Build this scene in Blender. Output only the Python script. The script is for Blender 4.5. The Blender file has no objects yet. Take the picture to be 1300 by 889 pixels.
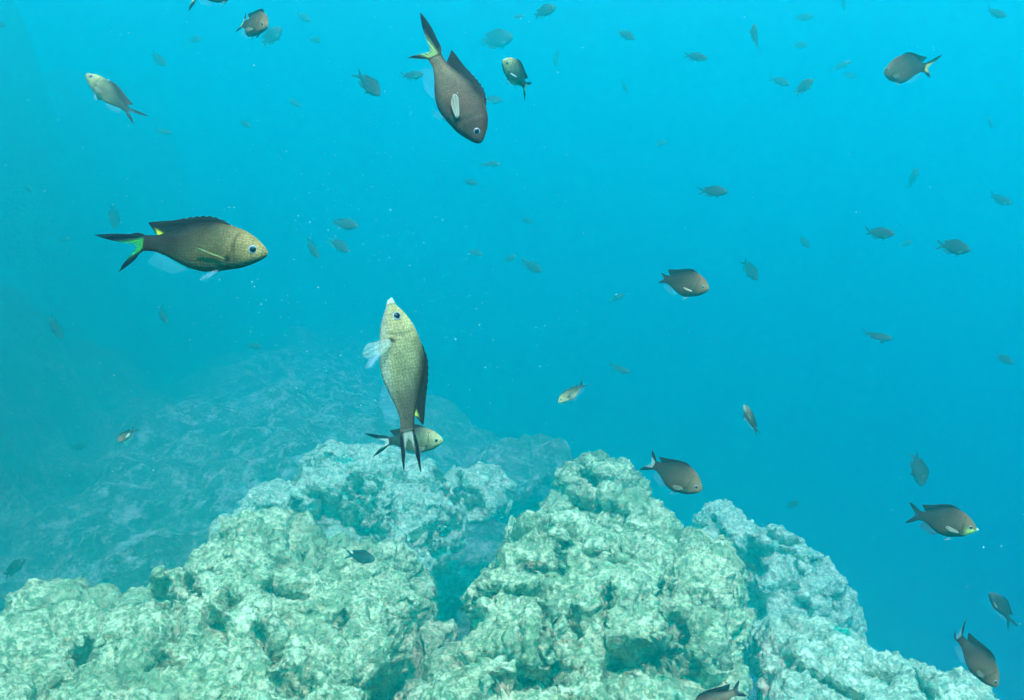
import bpy, math, random
import numpy as np
from mathutils import Vector, Matrix

sc = bpy.context.scene
C = sc.collection
R = math.radians

# ------------------------------------------------------------------ camera
FPX = 1126.0
W0, H0 = 1300.0, 889.0
PITCH = -8.0
cam_d = bpy.data.cameras.new("camera")
cam = bpy.data.objects.new("camera", cam_d)
C.objects.link(cam)
cam_d.sensor_width = 36.0
cam_d.lens = 36.0 * FPX / W0
cam_d.clip_start = 0.02
cam_d.clip_end = 500
cam.location = (0, 0, 0)
cam.rotation_euler = (R(90 + PITCH), 0, 0)
sc.camera = cam
CR = Matrix.Rotation(R(90 + PITCH), 3, 'X')          # camera axes in the world

# ------------------------------------------------------------------ light
SUN_EL, SUN_AZ = 64.0, 165.0
world = bpy.data.worlds.new("World")
sc.world = world
world.use_nodes = True
nt = world.node_tree
nt.nodes.clear()
out = nt.nodes.new("ShaderNodeOutputWorld")
bg = nt.nodes.new("ShaderNodeBackground")
sky = nt.nodes.new("ShaderNodeTexSky")
sky.sky_type = 'NISHITA'
sky.sun_disc = False
sky.sun_elevation = R(SUN_EL)
sky.sun_rotation = R(SUN_AZ)
bg.inputs["Strength"].default_value = 0.05
nt.links.new(sky.outputs[0], bg.inputs["Color"])
nt.links.new(bg.outputs[0], out.inputs["Surface"])

sun_d = bpy.data.lights.new("sun", 'SUN')
sun_d.energy = 5.0
sun_d.angle = R(1.0)
sun_d.color = (1.0, 0.97, 0.9)
sun = bpy.data.objects.new("sun", sun_d)
C.objects.link(sun)
sd = Vector((math.sin(R(SUN_AZ)) * math.cos(R(SUN_EL)), math.cos(R(SUN_AZ)) * math.cos(R(SUN_EL)), math.sin(R(SUN_EL))))
sun.rotation_euler = sd.to_track_quat('Z', 'Y').to_euler()

sc.view_settings.view_transform = 'Standard'
sc.view_settings.look = 'None'
sc.view_settings.gamma = 1.0
sc.view_settings.exposure = 2.42
try:
    sc.view_settings.use_curve_mapping = False
except Exception:
    pass
sc.cycles.volume_bounces = 3
sc.cycles.max_bounces = 8
sc.cycles.diffuse_bounces = 3
sc.cycles.transparent_max_bounces = 12
sc.cycles.use_denoising = True

DENS = 0.25
WATER = (0.004, 0.73, 0.645)
ABSORB = (0.018, 0.0, 0.34)

# ------------------------------------------------------------------ helpers
def tag(o, label=None, cat=None, group=None, kind=None):
    if label: o["label"] = label
    if cat: o["category"] = cat
    if group: o["group"] = group
    if kind: o["kind"] = kind
    return o

def ray(px, py):
    v = Vector(((px - W0 / 2) / FPX, -(py - H0 / 2) / FPX, -1.0))
    return v

def at(px, py, d):
    """world point seen at photo pixel px,py whose depth along the camera axis is d"""
    return CR @ (ray(px, py) * d)

def mesh_from(name, verts, faces, mats=(), smooth=True, cols=None):
    me = bpy.data.meshes.new(name)
    me.from_pydata([tuple(v) for v in verts], [], [tuple(f) for f in faces])
    me.update()
    if smooth:
        me.polygons.foreach_set("use_smooth", [True] * len(me.polygons))
    for m in mats:
        me.materials.append(m)
    if cols is not None:
        a = me.color_attributes.new("Col", 'FLOAT_COLOR', 'POINT')
        a.data.foreach_set("color", np.asarray(cols, dtype=np.float32).ravel())
    return me

def link(name, me, parent=None, loc=None):
    o = bpy.data.objects.new(name, me)
    C.objects.link(o)
    if parent is not None: o.parent = parent
    if loc is not None: o.location = loc
    return o

# ---- vectorised gradient noise
def _hash(ix, iy, iz, seed):
    h = (ix.astype(np.int64) * 374761393 + iy.astype(np.int64) * 668265263 + iz.astype(np.int64) * 2147483647 + seed * 1274126177) & 0xffffffff
    h = ((h ^ (h >> 13)) * 1274126177) & 0xffffffff
    h = ((h ^ (h >> 16)) * 2246822519) & 0xffffffff
    return h ^ (h >> 15)

def perlin(p, seed=0):
    i = np.floor(p).astype(np.int64)
    f = p - i
    u = f * f * f * (f * (f * 6 - 15) + 10)
    res = 0
    for dx in (0, 1):
        wx = u[:, 0] if dx else 1 - u[:, 0]
        for dy in (0, 1):
            wy = u[:, 1] if dy else 1 - u[:, 1]
            for dz in (0, 1):
                wz = u[:, 2] if dz else 1 - u[:, 2]
                h = _hash(i[:, 0] + dx, i[:, 1] + dy, i[:, 2] + dz, seed)
                gx = (h & 1023) / 511.5 - 1
                gy = ((h >> 10) & 1023) / 511.5 - 1
                gz = ((h >> 20) & 1023) / 511.5 - 1
                res = res + wx * wy * wz * (gx * (f[:, 0] - dx) + gy * (f[:, 1] - dy) + gz * (f[:, 2] - dz))
    return res * 1.3

def fbm(p, oct=4, seed=0, gain=0.5):
    a, s, r = 1.0, 1.0, 0
    for k in range(oct):
        r = r + a * perlin(p * s + k * 17.3, seed + k)
        a *= gain; s *= 2.03
    return r

def worley(p, seed=0, ids=False):
    i = np.floor(p).astype(np.int64)
    f = p - i
    F1 = np.full(len(p), 9.0); F2 = np.full(len(p), 9.0); ID = np.zeros(len(p))
    for dx in (-1, 0, 1):
        for dy in (-1, 0, 1):
            for dz in (-1, 0, 1):
                h = _hash(i[:, 0] + dx, i[:, 1] + dy, i[:, 2] + dz, seed)
                qx = dx + (h & 1023) / 1023 - f[:, 0]
                qy = dy + ((h >> 10) & 1023) / 1023 - f[:, 1]
                qz = dz + ((h >> 20) & 1023) / 1023 - f[:, 2]
                d = np.sqrt(qx * qx + qy * qy + qz * qz)
                F2 = np.minimum(F2, np.maximum(F1, d))
                if ids: ID = np.where(d < F1, ((h >> 7) & 4095) / 4095.0, ID)
                F1 = np.minimum(F1, d)
    return (F1, F2, ID) if ids else (F1, F2)

def sstep(a, b, x):
    t = np.clip((x - a) / (b - a), 0, 1)
    return t * t * (3 - 2 * t)

# ------------------------------------------------------------------ materials
def new_mat(name):
    m = bpy.data.materials.new(name)
    m.use_nodes = True
    n = m.node_tree
    b = n.nodes["Principled BSDF"]
    return m, n, b

def rock_mat(name, pale, mid, dark, sc_=1.0, bump=0.012, dark_lo=0.50, dark_hi=0.62, bed=False):
    m, n, b = new_mat(name)
    N, L = n.nodes.new, n.links.new
    tc = N("ShaderNodeTexCoord")
    def noise(scale, detail=6, rough=0.6, dist=0.0):
        t = N("ShaderNodeTexNoise")
        t.inputs["Scale"].default_value = scale * sc_
        t.inputs["Detail"].default_value = detail
        t.inputs["Roughness"].default_value = rough
        t.inputs["Distortion"].default_value = dist
        L(tc.outputs["Object"], t.inputs["Vector"])
        return t
    def ramp(src, a, c):
        r = N("ShaderNodeMapRange")
        r.inputs["From Min"].default_value = a
        r.inputs["From Max"].default_value = c
        L(src, r.inputs["Value"])
        return r.outputs[0]
    def mix(f, A, B):
        x = N("ShaderNodeMix"); x.data_type = 'RGBA'
        if isinstance(f, float): x.inputs[0].default_value = f
        else: L(f, x.inputs[0])
        for s, v in ((6, A), (7, B)):
            if isinstance(v, tuple): x.inputs[s].default_value = (*v, 1)
            else: L(v, x.inputs[s])
        return x.outputs[2]
    n1 = noise(2.6, 8, 0.62, 0.6)
    n2 = noise(11, 8, 0.68, 0.8)
    n3 = noise(70, 4, 0.7)
    c = mix(ramp(n2.outputs["Fac"], 0.36, 0.62), mid, pale)
    c = mix(ramp(n1.outputs["Fac"], dark_lo, dark_hi), c, dark)
    add = N("ShaderNodeMath"); add.operation = 'MULTIPLY_ADD'
    L(n2.outputs["Fac"], add.inputs[0]); add.inputs[1].default_value = 0.6
    L(n3.outputs["Fac"], add.inputs[2])
    c = mix(ramp(add.outputs[0], 0.86, 0.72), c, tuple(k * 1.5 for k in dark))
    n4 = noise(34, 6, 0.75, 0.4)
    vs = N("ShaderNodeVectorMath"); vs.operation = 'SCALE'
    r4 = N("ShaderNodeMapRange"); L(n4.outputs["Fac"], r4.inputs["Value"])
    r4.inputs["From Min"].default_value = 0.3; r4.inputs["From Max"].default_value = 0.7
    r4.inputs["To Min"].default_value = 0.40; r4.inputs["To Max"].default_value = 1.45
    L(c, vs.inputs[0]); L(r4.outputs[0], vs.inputs["Scale"])
    c = vs.outputs[0]
    if bed:
        # pale sandy patches on the reef flat, deep floor brightened to bounce light up, added left rise painted dark
        n5 = noise(7, 9, 0.75, 0.3)
        g_ = N("ShaderNodeNewGeometry"); sx = N("ShaderNodeSeparateXYZ"); L(g_.outputs["Position"], sx.inputs[0])
        k1 = N("ShaderNodeMath"); k1.operation = 'MULTIPLY'
        L(ramp(n5.outputs["Fac"], 0.50, 0.64), k1.inputs[0]); L(ramp(sx.outputs["X"], -4.2, -3.0), k1.inputs[1])
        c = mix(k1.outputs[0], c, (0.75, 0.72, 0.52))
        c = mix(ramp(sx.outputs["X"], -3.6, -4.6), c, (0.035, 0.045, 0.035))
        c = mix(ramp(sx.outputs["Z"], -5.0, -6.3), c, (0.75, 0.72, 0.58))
    L(c, b.inputs["Base Color"])
    b.inputs["Roughness"].default_value = 0.95
    b.inputs["Specular IOR Level"].default_value = 0.1
    v2 = N("ShaderNodeTexVoronoi"); v2.inputs["Scale"].default_value = 42 * sc_
    v2.feature = 'SMOOTH_F1'
    L(tc.outputs["Object"], v2.inputs["Vector"])
    h1 = N("ShaderNodeMath"); h1.operation = 'MULTIPLY_ADD'
    L(v2.outputs["Distance"], h1.inputs[0]); h1.inputs[1].default_value = -0.8
    L(n2.outputs["Fac"], h1.inputs[2])
    h2 = N("ShaderNodeMath"); h2.operation = 'MULTIPLY_ADD'
    L(n3.outputs["Fac"], h2.inputs[0]); h2.inputs[1].default_value = 0.5
    L(h1.outputs[0], h2.inputs[2])
    bm = N("ShaderNodeBump")
    bm.inputs["Strength"].default_value = 1.0
    bm.inputs["Distance"].default_value = bump * 3
    L(h2.outputs[0], bm.inputs["Height"])
    L(bm.outputs[0], b.inputs["Normal"])
    return m

M_rock = rock_mat("reef_rock", (0.84, 0.78, 0.40), (0.56, 0.55, 0.26), (0.17, 0.22, 0.09), dark_lo=0.51, dark_hi=0.67)
M_rock2 = rock_mat("pale_reef_rock", (0.90, 0.87, 0.49), (0.68, 0.70, 0.38), (0.24, 0.31, 0.17), dark_lo=0.56, dark_hi=0.70)
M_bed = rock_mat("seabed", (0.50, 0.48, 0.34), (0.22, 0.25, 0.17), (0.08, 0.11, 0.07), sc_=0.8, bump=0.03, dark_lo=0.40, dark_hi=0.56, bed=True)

def skin_mat():
    m, n, b = new_mat("fish_skin")
    N, L = n.nodes.new, n.links.new
    a = N("ShaderNodeAttribute"); a.attribute_name = "Col"
    tc = N("ShaderNodeTexCoord")
    mp = N("ShaderNodeMapping"); mp.inputs["Scale"].default_value = (1.0, 0.4, 1.15)
    L(tc.outputs["Object"], mp.inputs["Vector"])
    v = N("ShaderNodeTexVoronoi"); v.inputs["Scale"].default_value = 38
    v.inputs["Randomness"].default_value = 0.35
    L(mp.outputs[0], v.inputs["Vector"])
    t = N("ShaderNodeTexNoise"); t.inputs["Scale"].default_value = 105; t.inputs["Detail"].default_value = 3
    L(tc.outputs["Object"], t.inputs["Vector"])
    r1 = N("ShaderNodeMapRange"); L(v.outputs["Distance"], r1.inputs["Value"])
    r1.inputs["From Min"].default_value = 0.1; r1.inputs["From Max"].default_value = 0.75
    r1.inputs["To Min"].default_value = 1.22; r1.inputs["To Max"].default_value = 0.68
    r2 = N("ShaderNodeMapRange"); L(t.outputs["Fac"], r2.inputs["Value"])
    r2.inputs["From Min"].default_value = 0.3; r2.inputs["From Max"].default_value = 0.7
    r2.inputs["To Min"].default_value = 0.50; r2.inputs["To Max"].default_value = 1.45
    mu0 = N("ShaderNodeMath"); mu0.operation = 'MULTIPLY'
    L(r1.outputs[0], mu0.inputs[0]); L(r2.outputs[0], mu0.inputs[1])
    t3 = N("ShaderNodeTexNoise"); t3.inputs["Scale"].default_value = 7; t3.inputs["Detail"].default_value = 5
    L(tc.outputs["Object"], t3.inputs["Vector"])
    r3 = N("ShaderNodeMapRange"); L(t3.outputs["Fac"], r3.inputs["Value"])
    r3.inputs["From Min"].default_value = 0.3; r3.inputs["From Max"].default_value = 0.7
    r3.inputs["To Min"].default_value = 0.72; r3.inputs["To Max"].default_value = 1.28
    mu = N("ShaderNodeMath"); mu.operation = 'MULTIPLY'
    L(mu0.outputs[0], mu.inputs[0]); L(r3.outputs[0], mu.inputs[1])
    x = N("ShaderNodeVectorMath"); x.operation = 'SCALE'
    L(a.outputs["Color"], x.inputs[0]); L(mu.outputs[0], x.inputs["Scale"])
    L(x.outputs[0], b.inputs["Base Color"])
    b.inputs["Roughness"].default_value = 0.6
    b.inputs["Specular IOR Level"].default_value = 0.08
    bm = N("ShaderNodeBump"); bm.inputs["Strength"].default_value = 0.2; bm.inputs["Distance"].default_value = 0.0006
    bm.invert = True
    L(v.outputs["Distance"], bm.inputs["Height"]); L(bm.outputs[0], b.inputs["Normal"])
    return m

def fin_mat():
    m, n, b = new_mat("fish_fin")
    N, L = n.nodes.new, n.links.new
    a = N("ShaderNodeAttribute"); a.attribute_name = "Col"
    L(a.outputs["Color"], b.inputs["Base Color"])
    b.inputs["Roughness"].default_value = 0.6
    b.inputs["Specular IOR Level"].default_value = 0.2
    tr = N("ShaderNodeBsdfTransparent")
    tl = N("ShaderNodeBsdfTranslucent")
    L(a.outputs["Color"], tl.inputs["Color"])
    m1 = N("ShaderNodeMixShader"); m1.inputs[0].default_value = 0.35
    L(b.outputs[0], m1.inputs[1]); L(tl.outputs[0], m1.inputs[2])
    m2 = N("ShaderNodeMixShader")
    L(a.outputs["Alpha"], m2.inputs[0]); L(tr.outputs[0], m2.inputs[1]); L(m1.outputs[0], m2.inputs[2])
    L(m2.outputs[0], n.nodes["Material Output"].inputs["Surface"])
    return m

def plain(name, col, rough=0.3, spec=0.5):
    m, n, b = new_mat(name)
    b.inputs["Base Color"].default_value = (*col, 1)
    b.inputs["Roughness"].default_value = rough
    b.inputs["Specular IOR Level"].default_value = spec
    return m

M_skin, M_fin = skin_mat(), fin_mat()
M_iris = plain("fish_iris", (0.19, 0.22, 0.23), 0.3)
M_pupil = plain("fish_pupil", (0.002, 0.003, 0.005), 0.35, 0.2)
M_mote = plain("pale_mote", (0.85, 0.88, 0.85), 0.8, 0.1)

# ------------------------------------------------------------------ seabed
def seabed():
    n = 560
    s = np.linspace(-1, 1, n)
    g = np.sign(s) * (np.abs(s) ** 2.4) * 56
    X, Y = np.meshgrid(g - 1.0, g + 5.0)
    x, y = X.ravel(), Y.ravel()
    p = np.stack([x, y, np.zeros_like(x)], 1)
    right = sstep(0.9, 4.5, x + 0.25 * (y - 4) * 0.3 + 0.24 * np.clip(y - 5.5, 0, 30) + 0.8 * fbm(p * 0.4, 3, 5))
    left = sstep(-2.5, -9, x + 1.0 * fbm(p * 0.3, 3, 7))
    z = -2.35 * (1 - right) - 7.0 * right - 1.3 * left  # right-hand floor kept shallow so it bounces light upward
    z -= 0.015 * np.clip(y - 6, 0, 40) * (1 - right)
    ridge = np.exp(-((x + 0.30 * y + 0.1) / (1.1 + 0.08 * np.clip(y, 0, 30))) ** 2) * sstep(4.2, 5.6, y) * sstep(40, 20, y)
    z += ridge * (0.42 + 0.05 * np.clip(y - 5, 0, 4))
    # made-up dark rise added on the left to darken the water there
    added_wall = sstep(-3.9, -6.5, x + 0.10 * (y - 7) + 0.9 * fbm(p * 0.35, 3, 17))
    z += 5.6 * added_wall * sstep(-2, 2, y) * (1 + 0.25 * fbm(p * 0.5, 2, 19))
    z += 0.35 * fbm(p * 0.55, 4, 11) + 0.18 * fbm(p * 1.7, 4, 12) - 0.06 * np.abs(fbm(p * 4, 4, 13)) + 0.05 * fbm(p * 14, 2, 15)
    # knolls on the far slope
    z += 0.25 * fbm(p * 0.8 + 31, 3, 14) * (1 - right)
    v = np.stack([x, y, z], 1)
    f = [(j * n + i, j * n + i + 1, (j + 1) * n + i + 1, (j + 1) * n + i) for j in range(n - 1) for i in range(n - 1)]
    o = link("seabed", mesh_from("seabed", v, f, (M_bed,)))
    tag(o, "dark sloping seabed with faint pale patches fading into blue water", kind="structure")
    return o
seabed()

# ------------------------------------------------------------------ reef boulders
def ico(sub):
    import bmesh
    bm = bmesh.new()
    bmesh.ops.create_icosphere(bm, subdivisions=sub, radius=1)
    v = np.array([q.co[:] for q in bm.verts]); f = [[w.index for w in q.verts] for q in bm.faces]
    bm.free()
    return v, f
ICO_V, ICO_F = ico(4)

def boulder(name, blobs, label, mat, voxel=0.014, seed=1, amp=1.0, terrace=0.0, knob=1.0, cat="rock", cracks=1.0, group=None, strokes=(), fine=1.0, block=0.15):
    V, F = [], []
    off = 0
    for k, b in enumerate(blobs):
        px, py, d, rx, ry, rz = b[:6]
        c = at(px, py, d + rz * 0.6)
        sx, sz = rx * (d + rz * 0.6) / FPX, ry * (d + rz * 0.6) / FPX
        v = ICO_V.copy()
        # squarish lumps: superellipsoid
        v = np.sign(v) * np.abs(v) ** 0.86
        v = v * (1 + 0.16 * fbm(ICO_V * 1.3 + 7.7 * k + seed, 3, seed + k)[:, None])
        V.append(v * np.array([sx, rz, sz]) + np.array(c))
        F += [[w + off for w in q] for q in ICO_F]
        off += len(v)
    V = np.concatenate(V)
    me = mesh_from(name + "_tmp", V, F)
    o = bpy.data.objects.new("tmp", me); C.objects.link(o)
    md = o.modifiers.new("r", 'REMESH'); md.mode = 'VOXEL'; md.voxel_size = voxel; md.use_smooth_shade = True
    s_ = o.modifiers.new("s", 'SMOOTH'); s_.factor = 0.8; s_.iterations = 6
    dg = bpy.context.evaluated_depsgraph_get()
    m2 = bpy.data.meshes.new_from_object(o.evaluated_get(dg))
    bpy.data.objects.remove(o)
    n = len(m2.vertices)
    co = np.empty(n * 3); m2.vertices.foreach_get("co", co); co = co.reshape(-1, 3)
    no = np.empty(n * 3); m2.vertices.foreach_get("normal", no); no = no.reshape(-1, 3)
    def disp(dv):
        nonlocal co, no
        co = co + dv
        m2.vertices.foreach_set("co", co.ravel()); m2.update()
        m2.vertices.foreach_get("normal", no_buf := np.empty(n * 3)); no = no_buf.reshape(-1, 3)
    # broad shape
    q = co + 0.10 * np.stack([fbm(co * 3 + 11, 2, seed), fbm(co * 3 + 23, 2, seed + 1), fbm(co * 3 + 37, 2, seed + 2)], 1)
    d0 = 0.10 * fbm(q * 2.4, 3, seed + 3)
    F1, F2, ID = worley(q * np.array([3.4, 3.4, 2.6]), seed + 4, True)
    edge = sstep(0.0, 0.22, F2 - F1)
    d0 = d0 + block * (ID - 0.5) * edge
    F1b, F2b, ID2 = worley(q * np.array([7.5, 7.5, 6.0]) + 9, seed + 5, True)
    d0 = d0 + block * 0.20 * (ID2 - 0.5) * sstep(0.0, 0.25, F2b - F1b)
    d0 = d0 - cracks * 0.070 * (1 - sstep(0.0, 0.09, F2 - F1)) * sstep(-0.1, 0.25, fbm(co * 2.1 + 5, 2, seed + 8)) + 0.02 * (0.5 - F1)
    if terrace:
        h = (co @ np.array([0.18, -0.25, 1.0])) * 6.0 + 1.3 * fbm(co * 1.8, 3, seed + 9)
        fr = h - np.floor(h)
        d0 = d0 + terrace * (fr ** 1.6 - 0.5 - 0.9 * sstep(0.9, 1.0, fr))
    disp(no * (amp * d0)[:, None])
    # carved grooves, hollows and lips: (path, width, depth), depth > 0 cuts in
    if strokes:
        cv = co @ np.array(CR)                       # into the axes the rock was measured in
        zc = -cv[:, 2]
        ux = cv[:, 0] / zc * FPX + W0 / 2
        uy = -cv[:, 1] / zc * FPX + H0 / 2
        wob = 4 * fbm(co * 7, 3, seed + 60)
        view = co / np.linalg.norm(co, axis=1, keepdims=True)
        face = sstep(0.25, -0.25, (no * view).sum(1))
        for path, wd, dp in strokes:
            best = np.full(n, 1e9)
            if len(path) == 1: path = [path[0], path[0]]
            for (ax, ay), (bx, by) in zip(path[:-1], path[1:]):
                ex, ey = bx - ax, by - ay
                k = np.clip(((ux - ax) * ex + (uy - ay) * ey) / max(1e-6, ex * ex + ey * ey), 0, 1)
                best = np.minimum(best, np.hypot(ux - ax - k * ex, uy - ay - k * ey))
            g_ = np.exp(-(np.clip(best + wob * min(1, wd / 8), 0, None) / wd) ** 3) * face
            co = co + (view * 0.75 - no * 0.45) * (g_ * dp * 1.7)[:, None]
        disp(0 * no)
    # ridged mid detail, lumps and pits
    q = co * 1.0 + 0.03 * np.stack([fbm(co * 9 + 1, 2, seed), fbm(co * 9 + 3, 2, seed + 1), fbm(co * 9 + 7, 2, seed + 2)], 1)
    rg = 0.4 + 0.9 * sstep(-0.2, 0.4, fbm(co * 1.9, 2, seed + 28))
    d1 = 0.024 * (0.35 - np.abs(perlin(q * 6.5, seed + 20))) + 0.020 * (0.3 - np.abs(perlin(q * 13, seed + 21)))
    F1, F2 = worley(q * 13, seed + 22)
    d1 = d1 + knob * 0.015 * (0.55 - F1) * rg + 0.022 * rg * fbm(q * 10, 3, seed + 29, 0.6)
    pit = sstep(0.18, 0.45, perlin(q * 8.5 + 50, seed + 23))
    d1 = d1 - 0.018 * pit * rg * 0.5
    disp(no * (amp * d1)[:, None])
    F1, F2 = worley(co * 30, seed + 24)
    d2 = knob * 0.011 * (0.5 - F1) + 0.014 * fbm(co * 26, 2, seed + 25)
    disp(no * (amp * d2)[:, None])
    F1, F2 = worley(co * 62, seed + 26)
    disp(no * (fine * (0.012 * (0.5 - F1) + 0.011 * perlin(co * 70, seed + 27)))[:, None])
    base = np.array([co[:, 0].mean(), co[:, 1].mean(), co[:, 2].min()])
    co = co - base
    m2.vertices.foreach_set("co", co.ravel()); m2.update()
    m2.polygons.foreach_set("use_smooth", [True] * len(m2.polygons))
    m2.materials.clear(); m2.materials.append(mat)
    m2.name = name
    ob = link(name, m2, loc=base)
    tag(ob, label, cat, group)
    return ob

G = "boulders of the pale rocky reef"
boulder("reef_boulder", [
    (-40, 950, 2.0, 180, 110, .40), (60, 915, 2.2, 120, 100, .35), (150, 890, 2.3, 110, 100, .35), (232, 850, 2.5, 78, 104, .35),
    (258, 752, 2.75, 26, 40, .13), (330, 815, 2.6, 105, 118, .4), (405, 790, 2.7, 85, 108, .4), (300, 910, 2.1, 180, 110, .4),
    (420, 880, 2.4, 70, 110, .35), (440, 740, 2.9, 52, 52, .3), (490, 765, 3.2, 34, 60, .3), (360, 735, 2.9, 50, 40, .25)],
    "knobbly rubble-covered rock mound filling the lower left corner", M_rock, seed=3, knob=1.1, group=G, voxel=0.0085,
    strokes=[([(240, 740), (250, 748)], 8, .06), ([(205, 750), (215, 765)], 14, .07), ([(290, 760)], 12, .06), ([(265, 785), (275, 800)], 14, .07), ([(370, 865), (385, 870)], 18, .08),
             ([(110, 830)], 14, .06), ([(205, 830), (220, 840)], 16, .07), ([(345, 745), (380, 760)], 8, .04), ([(330, 800), (345, 830)], 12, .05), ([(430, 790)], 12, .05)])
boulder("reef_boulder", [
    (340, 700, 4.0, 40, 48, .3), (362, 655, 4.5, 42, 32, .25), (398, 650, 4.5, 54, 44, .35), (452, 630, 4.9, 54, 42, .4), (515, 626, 5.0, 60, 42, .4),
    (598, 626, 5.1, 40, 28, .3), (535, 675, 4.6, 46, 42, .35), (430, 708, 4.2, 76, 54, .35), (480, 722, 4.1, 40, 40, .3), (512, 724, 4.3, 32, 34, .3)],
    "pale boulder with dark holes behind the knobbly mound, below the upright fish", M_rock2, seed=11, voxel=0.011, group=G,
    strokes=[([(462, 640), (468, 665)], 26, .26), ([(566, 590), (578, 618), (600, 642)], 13, .18), ([(375, 605)], 8, .12), ([(385, 636), (430, 642)], 15, .10),
             ([(385, 660), (415, 668)], 16, .09), ([(520, 690), (575, 668)], 10, .08), ([(345, 650), (352, 662)], 9, .06), ([(480, 600), (520, 596)], 5, -.03), ([(520, 640), (590, 650)], 6, -.04)])
boulder("reef_boulder", [
    (660, 805, 2.35, 84, 76, .33), (622, 768, 2.6, 40, 30, .22), (692, 735, 2.8, 62, 62, .33), (765, 640, 3.6, 52, 60, .38), (722, 668, 3.5, 34, 40, .3), (800, 650, 3.6, 30, 45, .3),
    (800, 710, 3.1, 62, 68, .38), (775, 800, 2.5, 52, 70, .35), (862, 780, 2.7, 62, 72, .35), (770, 885, 2.15, 130, 66, .33), (620, 895, 2.1, 66, 42, .25),
    (900, 850, 2.5, 46, 76, .3), (868, 738, 2.95, 48, 36, .28)],
    "big central rock with scalloped ledges and a vertical crack", M_rock, seed=23, terrace=0.035, group=G, cracks=1.0, voxel=0.0085, knob=.8, block=.12,
    strokes=[([(598, 760), (638, 748), (683, 753), (693, 788), (693, 828)], 6, .055), ([(723, 778), (738, 808), (728, 838)], 5, .05), ([(771, 745), (764, 778), (770, 820), (768, 860)], 5, .12),
             ([(712, 690), (714, 724)], 6, .09), ([(700, 728), (660, 720)], 6, .05), ([(858, 800), (864, 815)], 15, .14), ([(785, 842), (830, 838), (872, 852)], 15, .10),
             ([(633, 862), (710, 864)], 12, .09), ([(780, 815), (840, 812)], 6, -.04), ([(600, 772), (600, 800)], 4, .03), ([(660, 790), (664, 830)], 3, .02),
             ([(745, 700), (800, 715)], 6, .05), ([(735, 640), (790, 655)], 8, .07), ([(820, 760), (850, 745)], 7, .06), ([(740, 600), (755, 612)], 7, .05), ([(700, 840), (740, 852)], 6, .05)])
boulder("reef_boulder", [
    (925, 690, 4.5, 33, 42, .3), (965, 726, 4.4, 50, 50, .35), (1008, 752, 4.3, 54, 52, .35), (1055, 792, 4.4, 40, 50, .3), (1000, 820, 4.0, 66, 50, .35)],
    "smooth-topped pale boulder right of the central rock", M_rock2, seed=31, voxel=0.011, group=G, terrace=0.02, knob=0.4, amp=.75,
    strokes=[([(960, 700), (958, 716)], 15, .16), ([(975, 680), (1000, 688), (1020, 686)], 3.5, .06), ([(990, 698), (1010, 704), (1030, 716)], 3.5, .06), ([(1010, 715), (1020, 730)], 4, .06),
             ([(1022, 768), (1026, 778)], 6, .09), ([(1044, 790), (1046, 800)], 6, .09), ([(905, 660), (930, 700), (950, 735)], 5, .07), ([(935, 735), (960, 770)], 14, .10), ([(1060, 760), (1065, 775)], 6, .06)])
boulder("reef_boulder", [
    (1000, 868, 2.8, 50, 42, .3), (1075, 888, 2.7, 85, 52, .35), (1160, 908, 2.6, 90, 52, .35), (1225, 928, 2.5, 60, 58, .3)],
    "low pale rock ledge along the bottom right, under the diving fish", M_rock2, seed=41, voxel=0.010, group=G, knob=0.5, amp=.8,
    strokes=[([(1000, 840), (1060, 870), (1090, 889)], 5, .05), ([(1100, 850), (1130, 862)], 8, .05), ([(1165, 862), (1180, 889)], 4, .05)])
boulder("reef_boulder", [(520, 880, 2.9, 40, 62, .3), (497, 812, 3.2, 26, 46, .2), (565, 905, 2.6, 48, 52, .25), (548, 850, 2.9, 30, 44, .2)],
    "shaded low rock at the foot of the crevice between mound and central rock", M_rock, seed=47, voxel=0.014, group=G, knob=.6)
boulder("reef_boulder", [(655, 596, 7.0, 45, 30, .6), (692, 585, 7.2, 32, 24, .5)],
    "faint hazy rock far behind the gap between the two pale rock tops", M_bed, seed=53, voxel=0.03, group=G)
boulder("reef_boulder", [(15, 668, 7.2, 44, 8, .4), (58, 654, 7.4, 24, 4, .3)],
    "pale narrow rock ledge in the dim water at the left edge", M_rock2, seed=59, voxel=0.03, group=G, amp=0.7)
boulder("reef_boulder", [(150, 838, 3.4, 100, 42, .4), (50, 872, 3.1, 80, 45, .4)],
    "flat pale sandy rock shelf behind the mound at lower left", M_rock2, seed=61, voxel=0.016, group=G, knob=0.5, amp=.6, fine=.4)
boulder("reef_boulder", [(875, 730, 5.2, 45, 25, .4), (905, 790, 4.6, 50, 40, .4)],
    "dim rock in the gap between the central rock and the right boulder", M_bed, seed=67, voxel=0.02, group=G)

# ------------------------------------------------------------------ fish
def curve(ts, vs, t):
    T = np.linspace(-0.1, 1.1, 600)
    y = np.interp(T, ts, vs)
    k = np.exp(-0.5 * (np.arange(-24, 25) / 9.0) ** 2); k /= k.sum()
    ys = np.convolve(np.pad(y, 24, mode='edge'), k, 'valid')
    w = sstep(0.0, 0.10, T)          # keep the blunt snout sharp
    return np.interp(t, T, y * (1 - w) + ys * w)

TT = [0, .01, .03, .06, .12, .2, .3, .4, .5, .6, .7, .8, .9, 1.0]
TOP = [0.008, .030, .050, .078, .122, .162, .188, .205, .200, .180, .146, .104, .068, .062]
BOT = [-.006, -.026, -.044, -.064, -.096, -.130, -.152, -.175, -.182, -.166, -.130, -.086, -.056, -.060]
WID = [0.005, .020, .032, .044, .058, .076, .088, .088, .080, .066, .049, .033, .020, .012]

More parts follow.
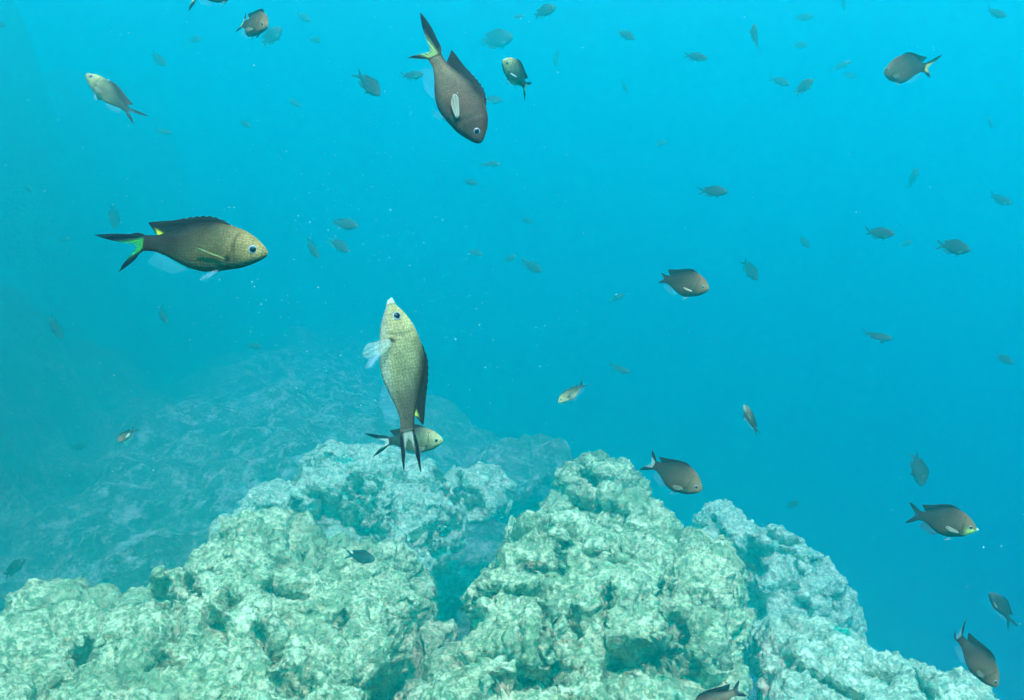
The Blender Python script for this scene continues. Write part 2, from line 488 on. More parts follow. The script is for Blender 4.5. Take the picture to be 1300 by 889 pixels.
def palette(kind):
    P = {
        "olive":  dict(head=(.24, .145, .048), mid=(.085, .060, .022), rear=(.024, .014, .011), belly=(.09, .065, .04), back=(.006, .005, .006)),
        "silver": dict(head=(.34, .25, .10), mid=(.21, .175, .075), rear=(.07, .055, .035), belly=(.26, .22, .14), back=(.012, .010, .010)),
        "brown":  dict(head=(.060, .028, .020), mid=(.090, .042, .024), rear=(.14, .085, .045), belly=(.05, .04, .035), back=(.006, .005, .007)),
        "pale":   dict(head=(.30, .25, .10), mid=(.11, .105, .05), rear=(.03, .035, .025), belly=(.20, .20, .11), back=(.02, .022, .02)),
        "grey":   dict(head=(.17, .095, .042), mid=(.085, .046, .022), rear=(.03, .02, .015), belly=(.07, .05, .035), back=(.006, .006, .006)),
        "dark":   dict(head=(.035, .03, .025), mid=(.02, .018, .016), rear=(.012, .012, .012), belly=(.012, .012, .012), back=(.006, .006, .006)),
    }
    return P[kind]

class Shape:
    def __init__(s, ds=1.0, bend=0.0, vb=0.0):
        s.ds, s.bend, s.vb = ds, bend, vb
    def top(s, t): return curve(TT, TOP, t) * s.ds
    def bot(s, t): return curve(TT, BOT, t) * s.ds
    def wid(s, t): return curve(TT, WID, t)
    def put(s, t, y, z):
        k = np.clip(t - 0.35, 0, None)
        return np.stack([0.5 - t + 0 * k, y + s.bend * k * k, z + s.vb * k * k], -1)

def mixc(a, b, w):
    return a * (1 - w[..., None]) + b * w[..., None]

def body_mesh(S, pal, axil=True, cheek=None):
    P = {k: np.array(v) for k, v in palette(pal).items()}
    nt_, na = 64, 40
    t = np.concatenate([[0.0], np.linspace(0, 1, nt_) ** 1.35 * 0.996 + 0.004])
    nt_ = len(t)
    a = np.arange(na) / na * 2 * math.pi
    T, A = np.meshgrid(t, a, indexing='ij')
    zt, zb, w = S.top(T), S.bot(T), S.wid(T)
    zc, zh = (zt + zb) / 2, (zt - zb) / 2
    ca, sa = np.cos(A), np.sin(A)
    Z = zc + zh * np.sign(sa) * np.abs(sa) ** 0.92
    Yw = w * np.sign(ca) * np.abs(ca) ** 1.05
    # gill cover groove
    zn = (Z - zc) / (zh + 1e-6)
    gl = np.exp(-((T - (0.255 - 0.05 * zn * zn)) / 0.012) ** 2) * (np.abs(zn) < 0.8)
    Yw = Yw * (1 - 0.06 * gl)
    V = S.put(T, Yw, Z).reshape(-1, 3)
    col = mixc(P["head"] + 0 * T[..., None], P["mid"] + 0 * T[..., None], sstep(0.10, 0.42, T))
    col = mixc(col, P["rear"] + 0 * col, sstep(0.36, 0.85, T + 0.10 * zn))
    col = mixc(col, P["belly"] + 0 * col, sstep(-0.55, -0.95, zn) * sstep(1.0, 0.5, T))
    col = mixc(col, P["back"] + 0 * col, sstep(0.35, 0.95, zn) * sstep(0.26, 0.50, T) * 0.85)
    col = mixc(col, P["rear"] * 0.6 + 0 * col, gl * 0.6)
    if cheek is not None:
        ck = sstep(0.0, -0.35, zn) * sstep(0.24, 0.12, T)
        col = mixc(col, np.array(cheek) + 0 * col, ck)
    mouth = np.exp(-((Z + 0.004) / 0.004) ** 2) * (T < 0.035)
    col = mixc(col, np.array((.02, .02, .02)) + 0 * col, mouth * 0.7)
    if axil:
        ax = np.exp(-(((T - 0.292) / 0.026) ** 2 + ((Z / S.ds + 0.078) / 0.024) ** 2) ** 2)
        col = mixc(col, np.array((.004, .004, .005)) + 0 * col, ax)
    col = col.reshape(-1, 3)
    F = []
    for i in range(nt_ - 1):
        for j in range(na):
            k = (j + 1) % na
            F.append((i * na + j, i * na + k, (i + 1) * na + k, (i + 1) * na + j))
    F.append(tuple(range(na))); F.append(tuple((nt_ - 1) * na + j for j in reversed(range(na))))
    cols = np.concatenate([col, np.ones((len(col), 1))], 1)
    return mesh_from("fish_body", V, F, (M_skin,), cols=cols)

def sheet(name, P0, cols, nu, nv, thick=0.0022):
    """closed thin fin from a grid of mid-surface points (nu x nv)"""
    P0 = P0.reshape(nu, nv, 3)
    du = np.gradient(P0, axis=0); dv = np.gradient(P0, axis=1)
    n = np.cross(du, dv); n /= (np.linalg.norm(n, axis=2, keepdims=True) + 1e-9)
    vv = np.linspace(1.0, 0.15, nv)[None, :, None]
    A = (P0 + n * thick * vv).reshape(-1, 3); B = (P0 - n * thick * vv).reshape(-1, 3)
    N = nu * nv
    F = []
    for i in range(nu - 1):
        for j in range(nv - 1):
            a, b, c, d = i * nv + j, i * nv + j + 1, (i + 1) * nv + j + 1, (i + 1) * nv + j
            F.append((a, b, c, d)); F.append((N + d, N + c, N + b, N + a))
    ring = [j for j in range(nv)] + [i * nv + nv - 1 for i in range(1, nu)] + [(nu - 1) * nv + j for j in range(nv - 2, -1, -1)] + [i * nv for i in range(nu - 2, 0, -1)]
    for k in range(len(ring)):
        a, b = ring[k], ring[(k + 1) % len(ring)]
        F.append((b, a, N + a, N + b))
    cc = np.concatenate([cols.reshape(-1, 4)] * 2)
    return mesh_from(name, np.concatenate([A, B]), F, (M_fin,), cols=cc)

def tail_mesh(S, inner, length=1.0, up=1.0, low=1.0, spread=1.0, edge=(.004, .005, .012), curl=0.0, trot=0.0, root=(.03, .02, .015)):
    nu, nv = 81, 16
    u = np.linspace(1, -1, nu); v = np.linspace(0, 1, nv)
    U, Vv = np.meshgrid(u, v, indexing='ij')
    au = np.abs(U)
    L = length * (0.085 + 0.36 * au ** 2.0 * np.where(U > 0, up, low))
    ang = (U * 27 * spread + np.sign(U) * 6 * au ** 2 + trot * sstep(0, 0.35, Vv)) * math.pi / 180
    z0 = U * 0.058 * S.ds
    # taper of the outer rays into the tip
    c_ = curl * (Vv * au) ** 2
    t = 0.985 + Vv * L * np.cos(ang)
    z = z0 + Vv * L * np.sin(ang) - np.sign(U) * 0.05 * (Vv ** 2) * au ** 3 + c_ * 0.12
    ripple = 0.0035 * np.sin(U * 26) * Vv
    pts = S.put(t, ripple, z)
    inner = np.array(inner); edge = np.array(edge)
    w = sstep(0.50, 0.74, au)
    col = mixc(inner[:3] + 0 * U[..., None], edge + 0 * U[..., None], w)
    col = mixc(np.array(root) + 0 * col, col, sstep(0.0, 0.26, Vv))
    fade = 0.95 * (1 - 0.6 * sstep(0.45, 1.0, Vv) * (1 - w))
    rays = 0.84 + 0.16 * np.sin(U * 75)
    cols = np.concatenate([col * rays[..., None], (inner[3] * (1 - w) + w * 0.98)[..., None] * fade[..., None]], -1)
    return sheet("fish_tail_fin", pts, cols, nu, nv)

def dorsal_mesh(S, col0, spot=None, hs=1.0):
    nu, nv = 44, 7
    s = np.linspace(0, 1, nu); v = np.linspace(0, 1, nv)
    Sg, V = np.meshgrid(s, v, indexing='ij')
    tb = 0.28 + 0.60 * Sg
    dx = np.interp(Sg, [0, .2, .6, .78, .90, .96, 1], [.03, .05, .06, .10, .17, .08, .03])
    dz = np.interp(Sg, [0, .08, .25, .5, .7, .82, .90, .96, 1], [.004, .030, .048, .050, .054, .070, .074, .028, .006]) * hs * 0.85
    dz = dz * (1 + 0.10 * np.sin(Sg * 75) * (Sg < 0.62) * (Sg > 0.05))
    zb = S.top(tb) - 0.012
    pts = S.put(tb + V * dx, 0 * V, zb + V * (dz + 0.012) * (1 if S.ds < 1.2 else 1.15))
    col = np.array(col0) + 0 * V[..., None]
    if spot is not None:
        sp = sstep(0.90, 0.97, Sg) * sstep(0.75, 0.45, V)
        col = mixc(col, np.array(spot) + 0 * col, sp)
    al = 1.0 - 0.12 * V
    return sheet("fish_dorsal_fin", pts, np.concatenate([col, al[..., None]], -1), nu, nv)

def anal_mesh(S, col4):
    nu, nv = 22, 7
    s = np.linspace(0, 1, nu); v = np.linspace(0, 1, nv)
    Sg, V = np.meshgrid(s, v, indexing='ij')
    tb = 0.58 + 0.28 * Sg
    dx = np.interp(Sg, [0, .4, .8, 1], [.04, .10, .15, .04])
    dz = np.interp(Sg, [0, .25, .7, .9, 1], [.02, .09, .085, .05, .01])
    pts = S.put(tb + V * dx, 0 * V, S.bot(tb) + 0.012 - V * dz)
    c = np.array(col4)
    cols = np.concatenate([c[:3] + 0 * V[..., None], (c[3] * (1 - 0.4 * V))[..., None]], -1)
    return sheet("fish_anal_fin", pts, cols, nu, nv)

def paired_mesh(S, name, t0, zrel, side, L, ang, flare, w, col4, root=0.02):
    """pectoral / pelvic fin: root at (t0, zrel); ang = angle below backward axis, flare = angle away from the body"""
    nu, nv = 14, 9
    u = np.linspace(-1, 1, nu); v = np.linspace(0, 1, nv)
    U, V = np.meshgrid(u, v, indexing='ij')
    sp = w * (0.28 + 0.95 * V ** 0.8 * (1 - 0.25 * V))
    ln = L * V * (1 - 0.28 * U ** 2 - 0.12 * U)
    ca, sa = math.cos(ang), math.sin(ang)
    bx = ln * ca - U * sp * sa * 0.9
    bz = -ln * sa - U * sp * ca * 0.9
    cf, sf = math.cos(flare), math.sin(flare)
    y0 = float(S.wid(np.array(t0))) * 0.97 if name != "pelvic" else 0.018
    t = t0 + bx * cf
    y = side * (y0 + (np.abs(ln)) * sf + 0.004 + 0.006 * np.sin(U * 9) * V)
    pts = S.put(t, y, zrel + bz)
    c = np.array(col4)
    rays = 0.95 + 0.05 * np.sin(U * 24)
    cols = np.concatenate([(c[:3] + 0 * V[..., None]) * rays[..., None], (c[3] * (1 - 0.35 * V))[..., None]], -1)
    return sheet("fish_" + name + "_fin", pts, cols, nu, nv, 0.0018)

def eye_mesh(r):
    v, f = ico(3)
    v = v * np.array([r, r * 0.45, r])
    return mesh_from("fish_eye", v, f, (M_iris,))

def pupil_mesh(r):
    v, f = ico(3)
    v = v * np.array([r * 0.76, r * 0.40, r * 0.76])
    return mesh_from("fish_pupil", v, f, (M_pupil,))

def mouth_mesh():
    """open funnel mouth, axis +X"""
    n = 20
    prof = [(-0.03, .030), (0.0, .038), (0.014, .030), (0.028, .023), (0.036, .022), (0.040, .018), (0.034, .013), (0.0, .010), (-0.015, .004)]
    V, F = [], []
    for k, (x, r) in enumerate(prof):
        for j in range(n):
            a = 2 * math.pi * j / n
            V.append((x + 0.010 * math.sin(a) * (k > 1 and k < 7), r * math.cos(a) * 0.72, r * math.sin(a) * 1.05))
    for k in range(len(prof) - 1):
        for j in range(n):
            F.append((k * n + j, k * n + (j + 1) % n, (k + 1) * n + (j + 1) % n, (k + 1) * n + j))
    F.append(tuple(range(n)))
    V = np.array(V)
    w = sstep(0.0, 0.022, V[:, 0])[:, None]
    c = np.array([[.28, .22, .10, 1.0]]) * (1 - w) + np.array([[.48, .50, .44, 1.0]]) * w
    return mesh_from("fish_mouth", V, F, (M_skin,), cols=c)

def build_fish(pal="grey", ds=1.0, bend=0.0, vb=0.0, inner=(.45, .48, .28, .85), tl=1.0, up=1.0, low=1.0, spread=1.0,
               trot=0.0, edge=(.004, .005, .012), spot=None, anal=(.22, .30, .34, .10), pect=(.22, .20, .12, .7), pect_ang=0.35, flare=0.25, pect_w=0.055, pect_L=0.20,
               pelv=(.5, .55, .58, .25), pelv_ang=0.7, mouth=False, cheek=None, detail=2, curl=0.0, eye=0.036, hs=1.0, pelv_flare=0.15, pect2=None, curlm=0):
    S = Shape(ds, bend, vb)
    root = bpy.data.objects.new("fish", None)
    C.objects.link(root)
    root.empty_display_size = 0.1
    link("body", body_mesh(S, pal, cheek=cheek), root)
    link("tail_fin", tail_mesh(S, inner, tl, up, low, spread, edge, curl, trot, palette(pal)["rear"]), root)
    link("dorsal_fin", dorsal_mesh(S, palette(pal)["back"], spot, hs), root)
    link("anal_fin", anal_mesh(S, anal), root)
    if detail >= 1:
        for sd_ in (1, -1):
            link("pectoral_fin", paired_mesh(S, "pectoral", 0.30, -0.085 * ds, sd_, pect_L, pect_ang, flare if sd_ == 1 or pect2 is None else pect2, pect_w, pect), root)
            link("pelvic_fin", paired_mesh(S, "pelvic", 0.36, float(S.bot(np.array(0.36))) + 0.015, sd_, 0.17, pelv_ang, pelv_flare, 0.022, pelv), root)
            te = 0.108
            y = float(S.wid(np.array(te))) * 0.86
            e = link("eye", eye_mesh(eye), root)
            e.location = (0.5 - te, sd_ * y, 0.012 * ds)
            e.rotation_euler = (0, 0, -sd_ * 0.30)
            p = link("pupil", pupil_mesh(eye), e)
            p.location = (0.0, sd_ * eye * 0.16, 0)
    if mouth:
        m = link("mouth", mouth_mesh(), root)
        m.location = (0.492, 0, -0.002)
    return root

def copy_fish(src):
    r = src.copy(); C.objects.link(r)
    for ch in list(src.children):
        c = ch.copy(); C.objects.link(c); c.parent = r
        for g in list(ch.children):
            d = g.copy(); C.objects.link(d); d.parent = c
    return r

SL = 0.085
def place(root, snout, base, s=1, yaw=0.0, roll=0.0, size=SL, d=None):
    """snout/base = where the mouth and tail root appear; yaw>0 = head towards the camera; roll tilts the back towards the camera; s=+1 back on the left of the heading"""
    sx, sy = snout; bx, by = base
    dx, dy = sx - bx, -(sy - by)
    L = math.hypot(dx, dy)
    ux, uy = dx / L, dy / L
    cy, sy_ = math.cos(R(yaw)), math.sin(R(yaw))
    if d is None:
        d = FPX * size * cy / L
    else:
        size = L * d / (FPX * cy)
    mx, my = (sx + bx) / 2, (snout[1] + base[1]) / 2
    z = Vector((0, 0, 1))
    f = Vector((ux * cy, uy * cy, sy_))
    side = Vector((-uy * s, ux * s, 0))
    up = (side - f * side.dot(f)).normalized()
    up = (Matrix.Rotation(R(roll) * (-s if True else s), 3, f) @ up).normalized()
    lat = up.cross(f).normalized()
    M = Matrix((f, lat, up)).transposed()
    Mw = CR @ M
    root.matrix_world = Matrix.LocRotScale(at(mx, my, d), Mw.to_quaternion(), (size, size, size))
    return root

GN = "dark damselfish of the near shoal"
def near(label, snout, base, s=1, yaw=0, roll=0, size=SL, **kw):
    r = build_fish(**kw)
    place(r, snout, base, s, yaw, roll, size * 0.72)
    tag(r, label, "fish", GN)
    return r

near("large olive fish swimming right with green-lined black forked tail and yellow spot",
     (340, 322), (181, 308), 1, 0, 6, pal="olive", ds=1.05, inner=(.05, .34, .06, .92), up=.98, low=.62, spread=.80, trot=-24, edge=(.003, .003, .016),
     spot=(.85, .80, .02), pect=(.34, .42, .14, .75), pect_ang=-0.25, flare=0.15, pect_w=.009, pect_L=.24, pelv=(.45, .55, .6, .2), anal=(.2, .5, .5, .07), bend=0.05, hs=1.1)
near("large brown fish diving head down with a pale side fin and long curved tail lobe",
     (610, 183), (551, 72), 1, 5, 8, pal="brown", ds=1.2, inner=(.42, .46, .14, .95), up=1.10, low=.28, spread=1.1, trot=-18, pect=(.46, .36, .26, .97), pect_ang=-0.30,
     flare=0.12, pect_w=.05, pect_L=.24, anal=(.30, .45, .5, .06), pelv=(.3, .4, .4, .08), bend=-0.10, curl=-.8)
near("upright yellow-green fish pointing up with an open whitish mouth, spread side fins",
     (496, 385), (524, 545), -1, 0, 28, pal="silver", ds=0.97, inner=(.42, .42, .30, .85), up=.80, low=.66, spread=.16, mouth=True, pect=(.55, .60, .45, .28), hs=.7,
     pect_ang=1.25, flare=0.25, pect2=.25, pect_w=.065, pect_L=.18, pelv=(.5, .6, .65, .22), pelv_ang=.9, anal=(.4, .55, .6, .05), spot=(.55, .65, .10), vb=-0.14, bend=0.08, trot=6)
near("pale grey fish swimming right, crossing behind the tail of the upright fish",
     (563, 559), (493, 561), 1, 12, 0, size=.082, pal="pale", ds=1.22, inner=(.62, .68, .5, .9), up=1.15, low=.95, spread=.75, trot=-12, bend=0.0, flare=.1)
near("grey fish with raised black dorsal fin at top left, head turned right",
     (345, 42), (300, 21), 1, 40, 0, size=.085, pal="grey", ds=1.42, inner=(.60, .50, .20, .95), up=.55, low=.6, spread=1.3, trot=10, bend=0.12, hs=1.2, spot=(.8, .8, .6))
near("fish cut off by the top edge of the picture, yellow tail lobe hanging down",
     (308, -12), (248, -6), 1, 5, 0, size=.08, pal="grey", ds=1.15, inner=(.60, .55, .16, .95), up=.7, low=.75, spread=1.2, trot=-15, pect=(.8, .85, .75, .95), pect_ang=.4, pect_w=.02)
near("pale-headed fish at upper left pointing up left, body fading to dark green",
     (112, 96), (160, 140), -1, 10, 25, size=.082, pal="pale", ds=1.05, inner=(.05, .10, .11, .5), up=.85, low=.65, spread=.7, bend=0.1)
near("small round pale green fish right of the diving brown fish",
     (638, 84), (669, 103), -1, 48, 10, size=.075, pal="pale", ds=1.42, inner=(.5, .6, .5, .85), up=.6, low=.8, spread=1.2, pect=(.9, .92, .85, .95), pect_ang=-.1, pect_w=.02, bend=-0.15)
near("rounded dark grey fish at upper right facing left with yellow lower tail lobe",
     (1130, 85), (1166, 92), -1, -46, 5, size=.085, pal="grey", ds=1.95, inner=(.70, .55, .12, .95), up=.9, low=.55, spread=1.3, trot=-8, bend=0.0)
near("stubby dark fish with hidden tail and white fin streak, facing right at mid height",
     (896, 369), (848, 354), 1, 35, 0, size=.078, pal="grey", ds=1.42, inner=(.05, .1, .1, .8), tl=.3, pect=(.75, .72, .5, .95), pect_ang=-.1, pect_w=.02, bend=-.2)
near("dark brown fish above the central rock heading down right, tail lobe raised",
     (888, 621), (832, 592), 1, 22, 0, size=.088, pal="grey", ds=1.45, inner=(.45, .47, .35, .6), up=.5, low=.55, spread=1.4, bend=.05, hs=.6, trot=5)
near("dark fish at right with bright yellow chin and whitish lips, facing right",
     (1235, 671), (1170, 656), 1, 14, 0, size=.088, pal="grey", ds=1.42, inner=(.03, .05, .06, .8), up=.55, low=.55, spread=1.2, cheek=(.42, .46, .10), mouth=True,
     pect=(.42, .36, .24, .95), pect_ang=-.15, pect_w=.045, anal=(.05, .1, .1, .5), pect_L=.26)
near("dark fish in the lower right corner diving onto the pale rock ledge",
     (1264, 871), (1222, 812), 1, 5, 5, size=.088, pal="grey", ds=1.22, inner=(.2, .28, .25, .5), up=.48, low=.25, spread=1.0, trot=12, bend=.15, curl=1.2)
near("dark curved fish above the lower right corner heading up left, tail trailing to the edge",
     (1258, 754), (1281, 782), -1, -15, 0, size=.085, pal="dark", ds=1.25, inner=(.01, .03, .04, .9), up=.9, low=.6, spread=.9, vb=-.3, bend=.1)
near("brown fish mostly below the bottom edge with only its dark tail showing",
     (868, 910), (934, 880), -1, 5, 10, size=.085, pal="brown", ds=1.0, inner=(.05, .06, .07, .9), up=.4, low=.4, spread=1.2)
near("slim pale fish above the reef gap heading down left with dark tail",
     (709, 511), (739, 491), -1, 35, 45, size=.08, pal="pale", ds=1.0, inner=(.03, .06, .07, .8), up=.6, low=.5, spread=.9, flare=.9)
near("slim greenish fish hanging head up right of the stubby dark fish",
     (943, 514), (960, 546), -1, 10, 40, size=.08, pal="grey", ds=1.15, inner=(.03, .06, .06, .7), up=.6, low=.5, spread=.6, cheek=(.22, .22, .15))
near("tiny greenish fish facing the camera with side fins spread over the dim slope",
     (157, 560), (163, 548), -1, 65, 0, size=.085, pal="grey", ds=1.0, inner=(.2, .3, .2, .8), tl=.6, flare=1.3, pect=(.75, .85, .6, .9), pect_L=.26)

FK = dict(inner=(.02, .03, .03, .8), anal=(.02, .03, .03, .5), pect=(.05, .05, .04, .8), pelv=(.05, .05, .05, .5))
protos = {
    "a": build_fish(pal="dark", detail=1, ds=1.28, eye=.03, up=.6, low=.6, **FK),
    "b": build_fish(pal="dark", detail=1, ds=1.15, bend=.35, vb=.12, up=.7, low=.6, **FK),
    "c": build_fish(pal="dark", detail=1, ds=1.35, bend=-.3, vb=-.12, up=.6, low=.6, **FK),
    "e": build_fish(pal="dark", detail=1, ds=1.12, bend=-.25, vb=.06, hs=.6, up=.8, low=.45, trot=8, **FK),
    "f": build_fish(pal="dark", detail=1, ds=1.42, bend=.15, vb=-.05, hs=1.1, up=.4, low=.5, trot=-10, **FK),
    "d": build_fish(pal="dark", detail=1, ds=1.6, up=.15, low=.15, tl=1.3, hs=1.5, **dict(FK, anal=(.02, .02, .02, .9))),
}
used = set()
GF = "distant fish of the shoal fading into the blue"
turn = [0]
def far(label, k, snout, base, s=1, yaw=0, roll=0, size=SL, d=None):
    if k == "a":
        turn[0] += 1
        k = "aefabe"[turn[0] % 6]
    r = protos[k] if k not in used else copy_fish(protos[k])
    used.add(k)
    place(r, snout, base, s, yaw, roll, size, d)
    tag(r, label, "fish", GF)

far("small dark fish left of the diving brown fish, heading down right", "c", (482, 123), (459, 97), 1, 10, 0, .085)
far("hazy fish half hidden by the tail end of the diving brown fish", "a", (538, 94), (514, 98), 1)
far("large blurred deep-bodied fish silhouette right of the diving fish's tail", "d", (652, 47), (616, 53), 1, 0, 0, d=5.2)
far("blurred dark silhouette partly behind the top left grey fish", "d", (358, 36), (336, 54), 1, 0, 0, d=4.6)
far("faint fish near the top edge, right of the large blurred silhouette", "a", (706, 9), (682, 18), 1)
far("small dark fish near the top, midway between picture centre and the upright leaf-like fish", "a", (806, 50), (787, 41), 1)
far("faint dark fish below and left of the upright leaf-like fish", "b", (898, 75), (874, 71), 1)
far("upright leaf-like dark fish near the top edge", "a", (958, 30), (956, 57), -1, 0, 35)
far("hazy dark fish close to the upper right corner", "a", (1278, 21), (1255, 15), 1)
far("faint pair member left: blurred fish just left of the tilted oval fish", "b", (1003, 108), (982, 101), 1, 0, 0, d=5.6)
far("tilted oval dark fish heading up right below the upright leaf-like fish", "a", (1033, 101), (1013, 117), 1)
far("faint speck of a fish near the top edge between leaf-like and rounded fish", "a", (1033, 21), (1012, 24), 1, 0, 0, d=6.5)
far("very faint fish above the tilted oval fish", "a", (1025, 58), (1008, 57), 1, 0, 0, d=7)
far("slender faint fish left of the rounded upper right fish", "b", (1081, 78), (1059, 86), 1, 0, 40, d=6)
far("very faint fish just below the slender one left of the rounded fish", "a", (1087, 98), (1072, 95), 1, 0, 0, d=7.5)
far("oval dark fish alone in clear blue water, above the stubby dark fish", "a", (924, 244), (894, 243), 1, 0, 10)
far("oval dark fish facing right, left neighbour of the fork-tailed far fish", "a", (1136, 297), (1103, 297), 1, 0, 5)
far("fork-tailed far dark fish facing right near the right edge", "a", (1232, 318), (1196, 312), 1, 0, 0)
far("hazy fish at the right edge above the fork-tailed far fish", "a", (1285, 259), (1259, 251), 1, 0, 0, d=4.6)
far("thin curved faint fish above the fork-tailed far fish", "b", (1165, 213), (1156, 233), 1, 0, 50, d=5.8)
far("barely visible upright fish below the rounded fish near the right edge", "a", (1259, 164), (1256, 146), 1, 0, 40, d=7.2)
far("bent dark fish right of the stubby dark fish", "c", (961, 356), (946, 334), 1, 0, 0, d=4.0)
far("faint small fish above right of the bent dark fish", "a", (1027, 315), (1017, 302), 1, 0, 0, d=6)
far("very faint fish between the two right-facing oval far fish", "a", (1159, 306), (1144, 312), 1, 0, 20, d=7)
far("slim dark fish with a bright speck at its tail, right of centre", "a", (1133, 430), (1101, 427), 1, 0, 45)
far("hazy dark blob of a fish at the right edge at mid height", "a", (1285, 462), (1269, 452), 1, 15, 0, d=4.6)
far("slim faint fish above the slim pale fish", "a", (800, 473), (776, 466), 1, 0, 45, d=4.6)
far("dark upright fish above the yellow-chinned fish", "a", (1169, 617), (1165, 581), 1, 8, 0)
far("dark oval fish hovering close over the pale boulder behind the mound", "a", (476, 711), (445, 705), 1, 0, 15, d=2.6)
far("dark fish in dim water at the left edge, heading up right", "a", (32, 710), (6, 730), 1, 0, 25, d=3.4)
far("thin fish pointing down near the left edge, below the large olive fish's tail", "b", (77, 431), (66, 404), 1, 0, 60, d=4.2)
far("small faint fish pointing down beneath the large olive fish", "a", (212, 411), (203, 394), 1, 0, 40, d=4.8)
far("faint upright fish above the tail of the large olive fish", "a", (146, 291), (143, 265), 1, 0, 55, d=5.0)
far("faint tilted fish right of the large olive fish's snout, the left one of a pair", "a", (404, 328), (391, 307), 1, 0, 40, d=4.4)
far("faint tilted fish right of the large olive fish's snout, the right one of a pair", "a", (442, 320), (421, 305), 1, 0, 25, d=4.6)
far("speckled faint fish above the tilted pair, facing right", "c", (455, 288), (427, 283), 1, 0, 20, d=4.2)
far("faint fish right of the pale-headed fish, heading down right", "b", (211, 84), (193, 70), 1, 0, 0, d=5.6)
far("smudge of a fish under the cut-off fish at the top edge", "a", (256, 49), (241, 52), 1, 0, 0, d=6.5)
far("smudge of a fish below the top left grey fish, in open water", "a", (319, 162), (306, 154), 1, 0, 10, d=6.3)
far("smudge of a fish right of the pale-headed fish's tail", "a", (218, 169), (201, 167), 1, 0, 20, d=6.5)
far("dark smudge of a fish cut by the left edge near the top", "a", (7, 33), (-9, 30), 1, 0, 0, d=5.5)
far("smudge of a fish midway between the top left grey fish and the small dark fish", "a", (382, 135), (368, 128), 1, 0, 20, d=6.8)
far("smudge of a fish just right of the top left grey fish, near the top edge", "b", (395, 28), (378, 17), 1, 0, 10, d=6.6)
far("fainter smudge lower right of the top left grey fish", "a", (408, 53), (394, 49), 1, 0, 0, d=7.2)
far("faint fish right of the diving brown fish's middle", "a", (638, 128), (617, 126), 1, 0, 20, d=6.2)
far("flat faint fish just below the head of the diving brown fish", "a", (636, 209), (613, 207), 1, 0, 40, d=5.8)
far("small round faint fish below the flat faint one under the diving brown fish", "a", (607, 234), (591, 231), 1, 0, 0, d=5.6)
far("small faint fish in mid water, rightmost of a loose row of smudges", "a", (688, 345), (667, 335), 1, 0, 0, d=5.2)
far("smudge touching the rightmost fish of the loose mid-water row", "a", (673, 335), (662, 330), 1, 0, 0, d=7.2)
far("smudge in the middle of the loose mid-water row, pointing up right", "a", (655, 325), (641, 331), 1, 0, 20, d=7.0)
far("leftmost smudge of the loose mid-water row", "a", (613, 324), (597, 319), 1, 0, 20, d=7.3)
far("tiny dark fish pointing up right left of the stubby dark fish", "a", (792, 374), (777, 381), 1, 0, 30, d=5.6)
far("barely visible upright fish right of the small round pale green fish", "a", (706, 85), (705, 66), 1, 0, 45, d=7)
far("barely visible smudge in the bright water left of the lone oval fish", "a", (847, 180), (834, 184), 1, 0, 20, d=7.5)
far("barely visible slanted fish below the small dark top fish", "a", (797, 118), (789, 104), 1, 0, 45, d=7.2)
far("barely visible smudge of a fish above the loose mid-water row", "a", (676, 283), (664, 278), 1, 0, 0, d=7.8)
far("faint tiny fish in open water right above the right boulder", "a", (1014, 637), (1001, 643), 1, 0, 20, d=6)
far("smudge of a fish below left of the large olive fish's tail tip", "a", (90, 303), (74, 306), 1, 0, 20, d=7)
far("smudge of a fish at the very top edge left of the rounded fish", "a", (1072, 14), (1070, -4), 1, 0, 40, d=6.4)
far("faint dark fish over the dim slope left of the upright fish", "a", (332, 441), (316, 438), 1, 0, 20, d=6.2)
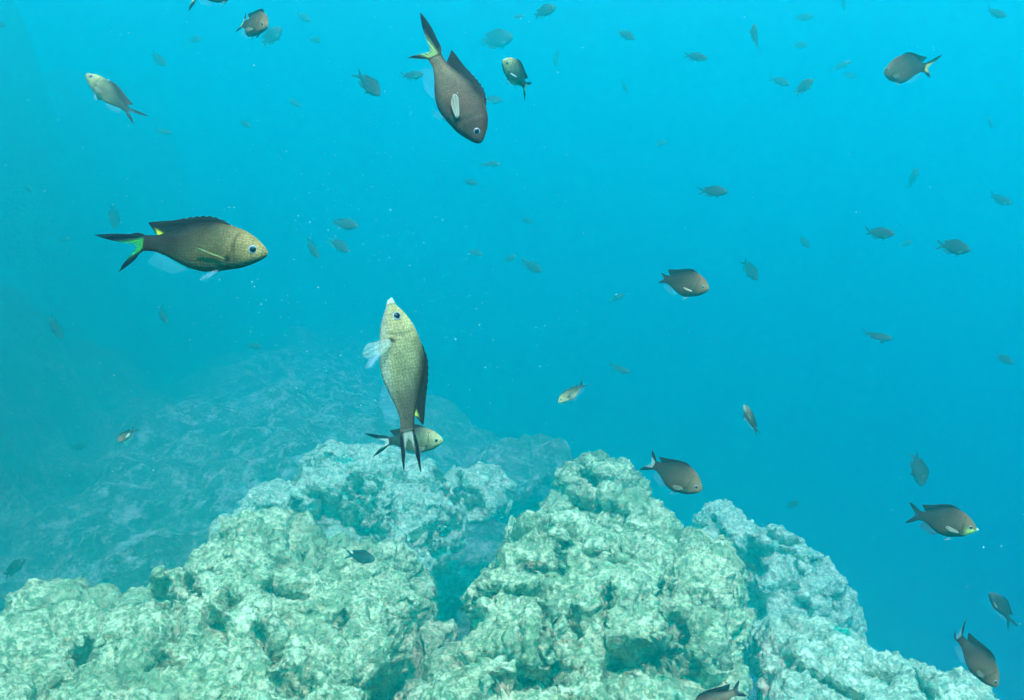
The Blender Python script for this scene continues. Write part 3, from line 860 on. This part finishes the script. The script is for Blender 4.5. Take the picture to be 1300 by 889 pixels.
far("faint smudge over the dim slope left of the tiny greenish fish", "a", (110, 566), (94, 569), 1, 0, 20, d=6)
far("smudge of a fish near the left edge at the height of the olive fish's back", "a", (41, 243), (30, 236), 1, 0, 0, d=7)
far("faint smudge left of the faint fish near the top edge", "a", (667, 20), (653, 22), 1, 0, 20, d=7.2)

# ------------------------------------------------------------------ specks drifting in the water
def motes():
    rng = random.Random(5)
    base, f = ico(1)
    V, F = [], []
    off = 0
    for k in range(6500):
        d = 0.45 + 4.2 * rng.random() ** 1.1
        px = rng.uniform(-120, 1420)
        py = rng.uniform(-60, 950)
        if rng.random() < 0.45:
            px = rng.gauss(520, 200); py = rng.gauss(380, 170)
        r = 0.00018 * (1 + 1.8 * rng.random() ** 5) * (0.3 + 0.5 * d)
        c = np.array(at(px, py, d))
        sq = np.array([rng.uniform(.6, 1.5) for _ in range(3)])
        V.append(base * r * sq + c)
        F += [[w + off for w in q] for q in f]
        off += len(base)
    o = link("suspended_particles", mesh_from("suspended_particles", np.concatenate(V), F, (M_mote,)))
    tag(o, "tiny pale specks drifting in the water", kind="stuff")
motes()

# ------------------------------------------------------------------ the water itself, as haze
def haze():
    m = bpy.data.materials.new("water_haze"); m.use_nodes = True
    n = m.node_tree; n.nodes.clear()
    o = n.nodes.new("ShaderNodeOutputMaterial"); v = n.nodes.new("ShaderNodeVolumePrincipled")
    v.inputs["Color"].default_value = (*WATER, 1)
    v.inputs["Absorption Color"].default_value = (*ABSORB, 1)
    v.inputs["Density"].default_value = DENS
    v.inputs["Anisotropy"].default_value = 0.72
    n.links.new(v.outputs[0], o.inputs["Volume"])
    x0, x1, y0, y1, z0, z1 = -60, 60, -55, 64, -16, 5.5
    V = [(x, y, z) for x in (x0, x1) for y in (y0, y1) for z in (z0, z1)]
    F = [(0, 1, 3, 2), (4, 6, 7, 5), (0, 4, 5, 1), (2, 3, 7, 6), (0, 2, 6, 4), (1, 5, 7, 3)]
    ob = link("haze", mesh_from("haze", V, F, (m,), smooth=False))
    tag(ob, "clear blue-green sea water that fades distant things", kind="stuff")
haze()
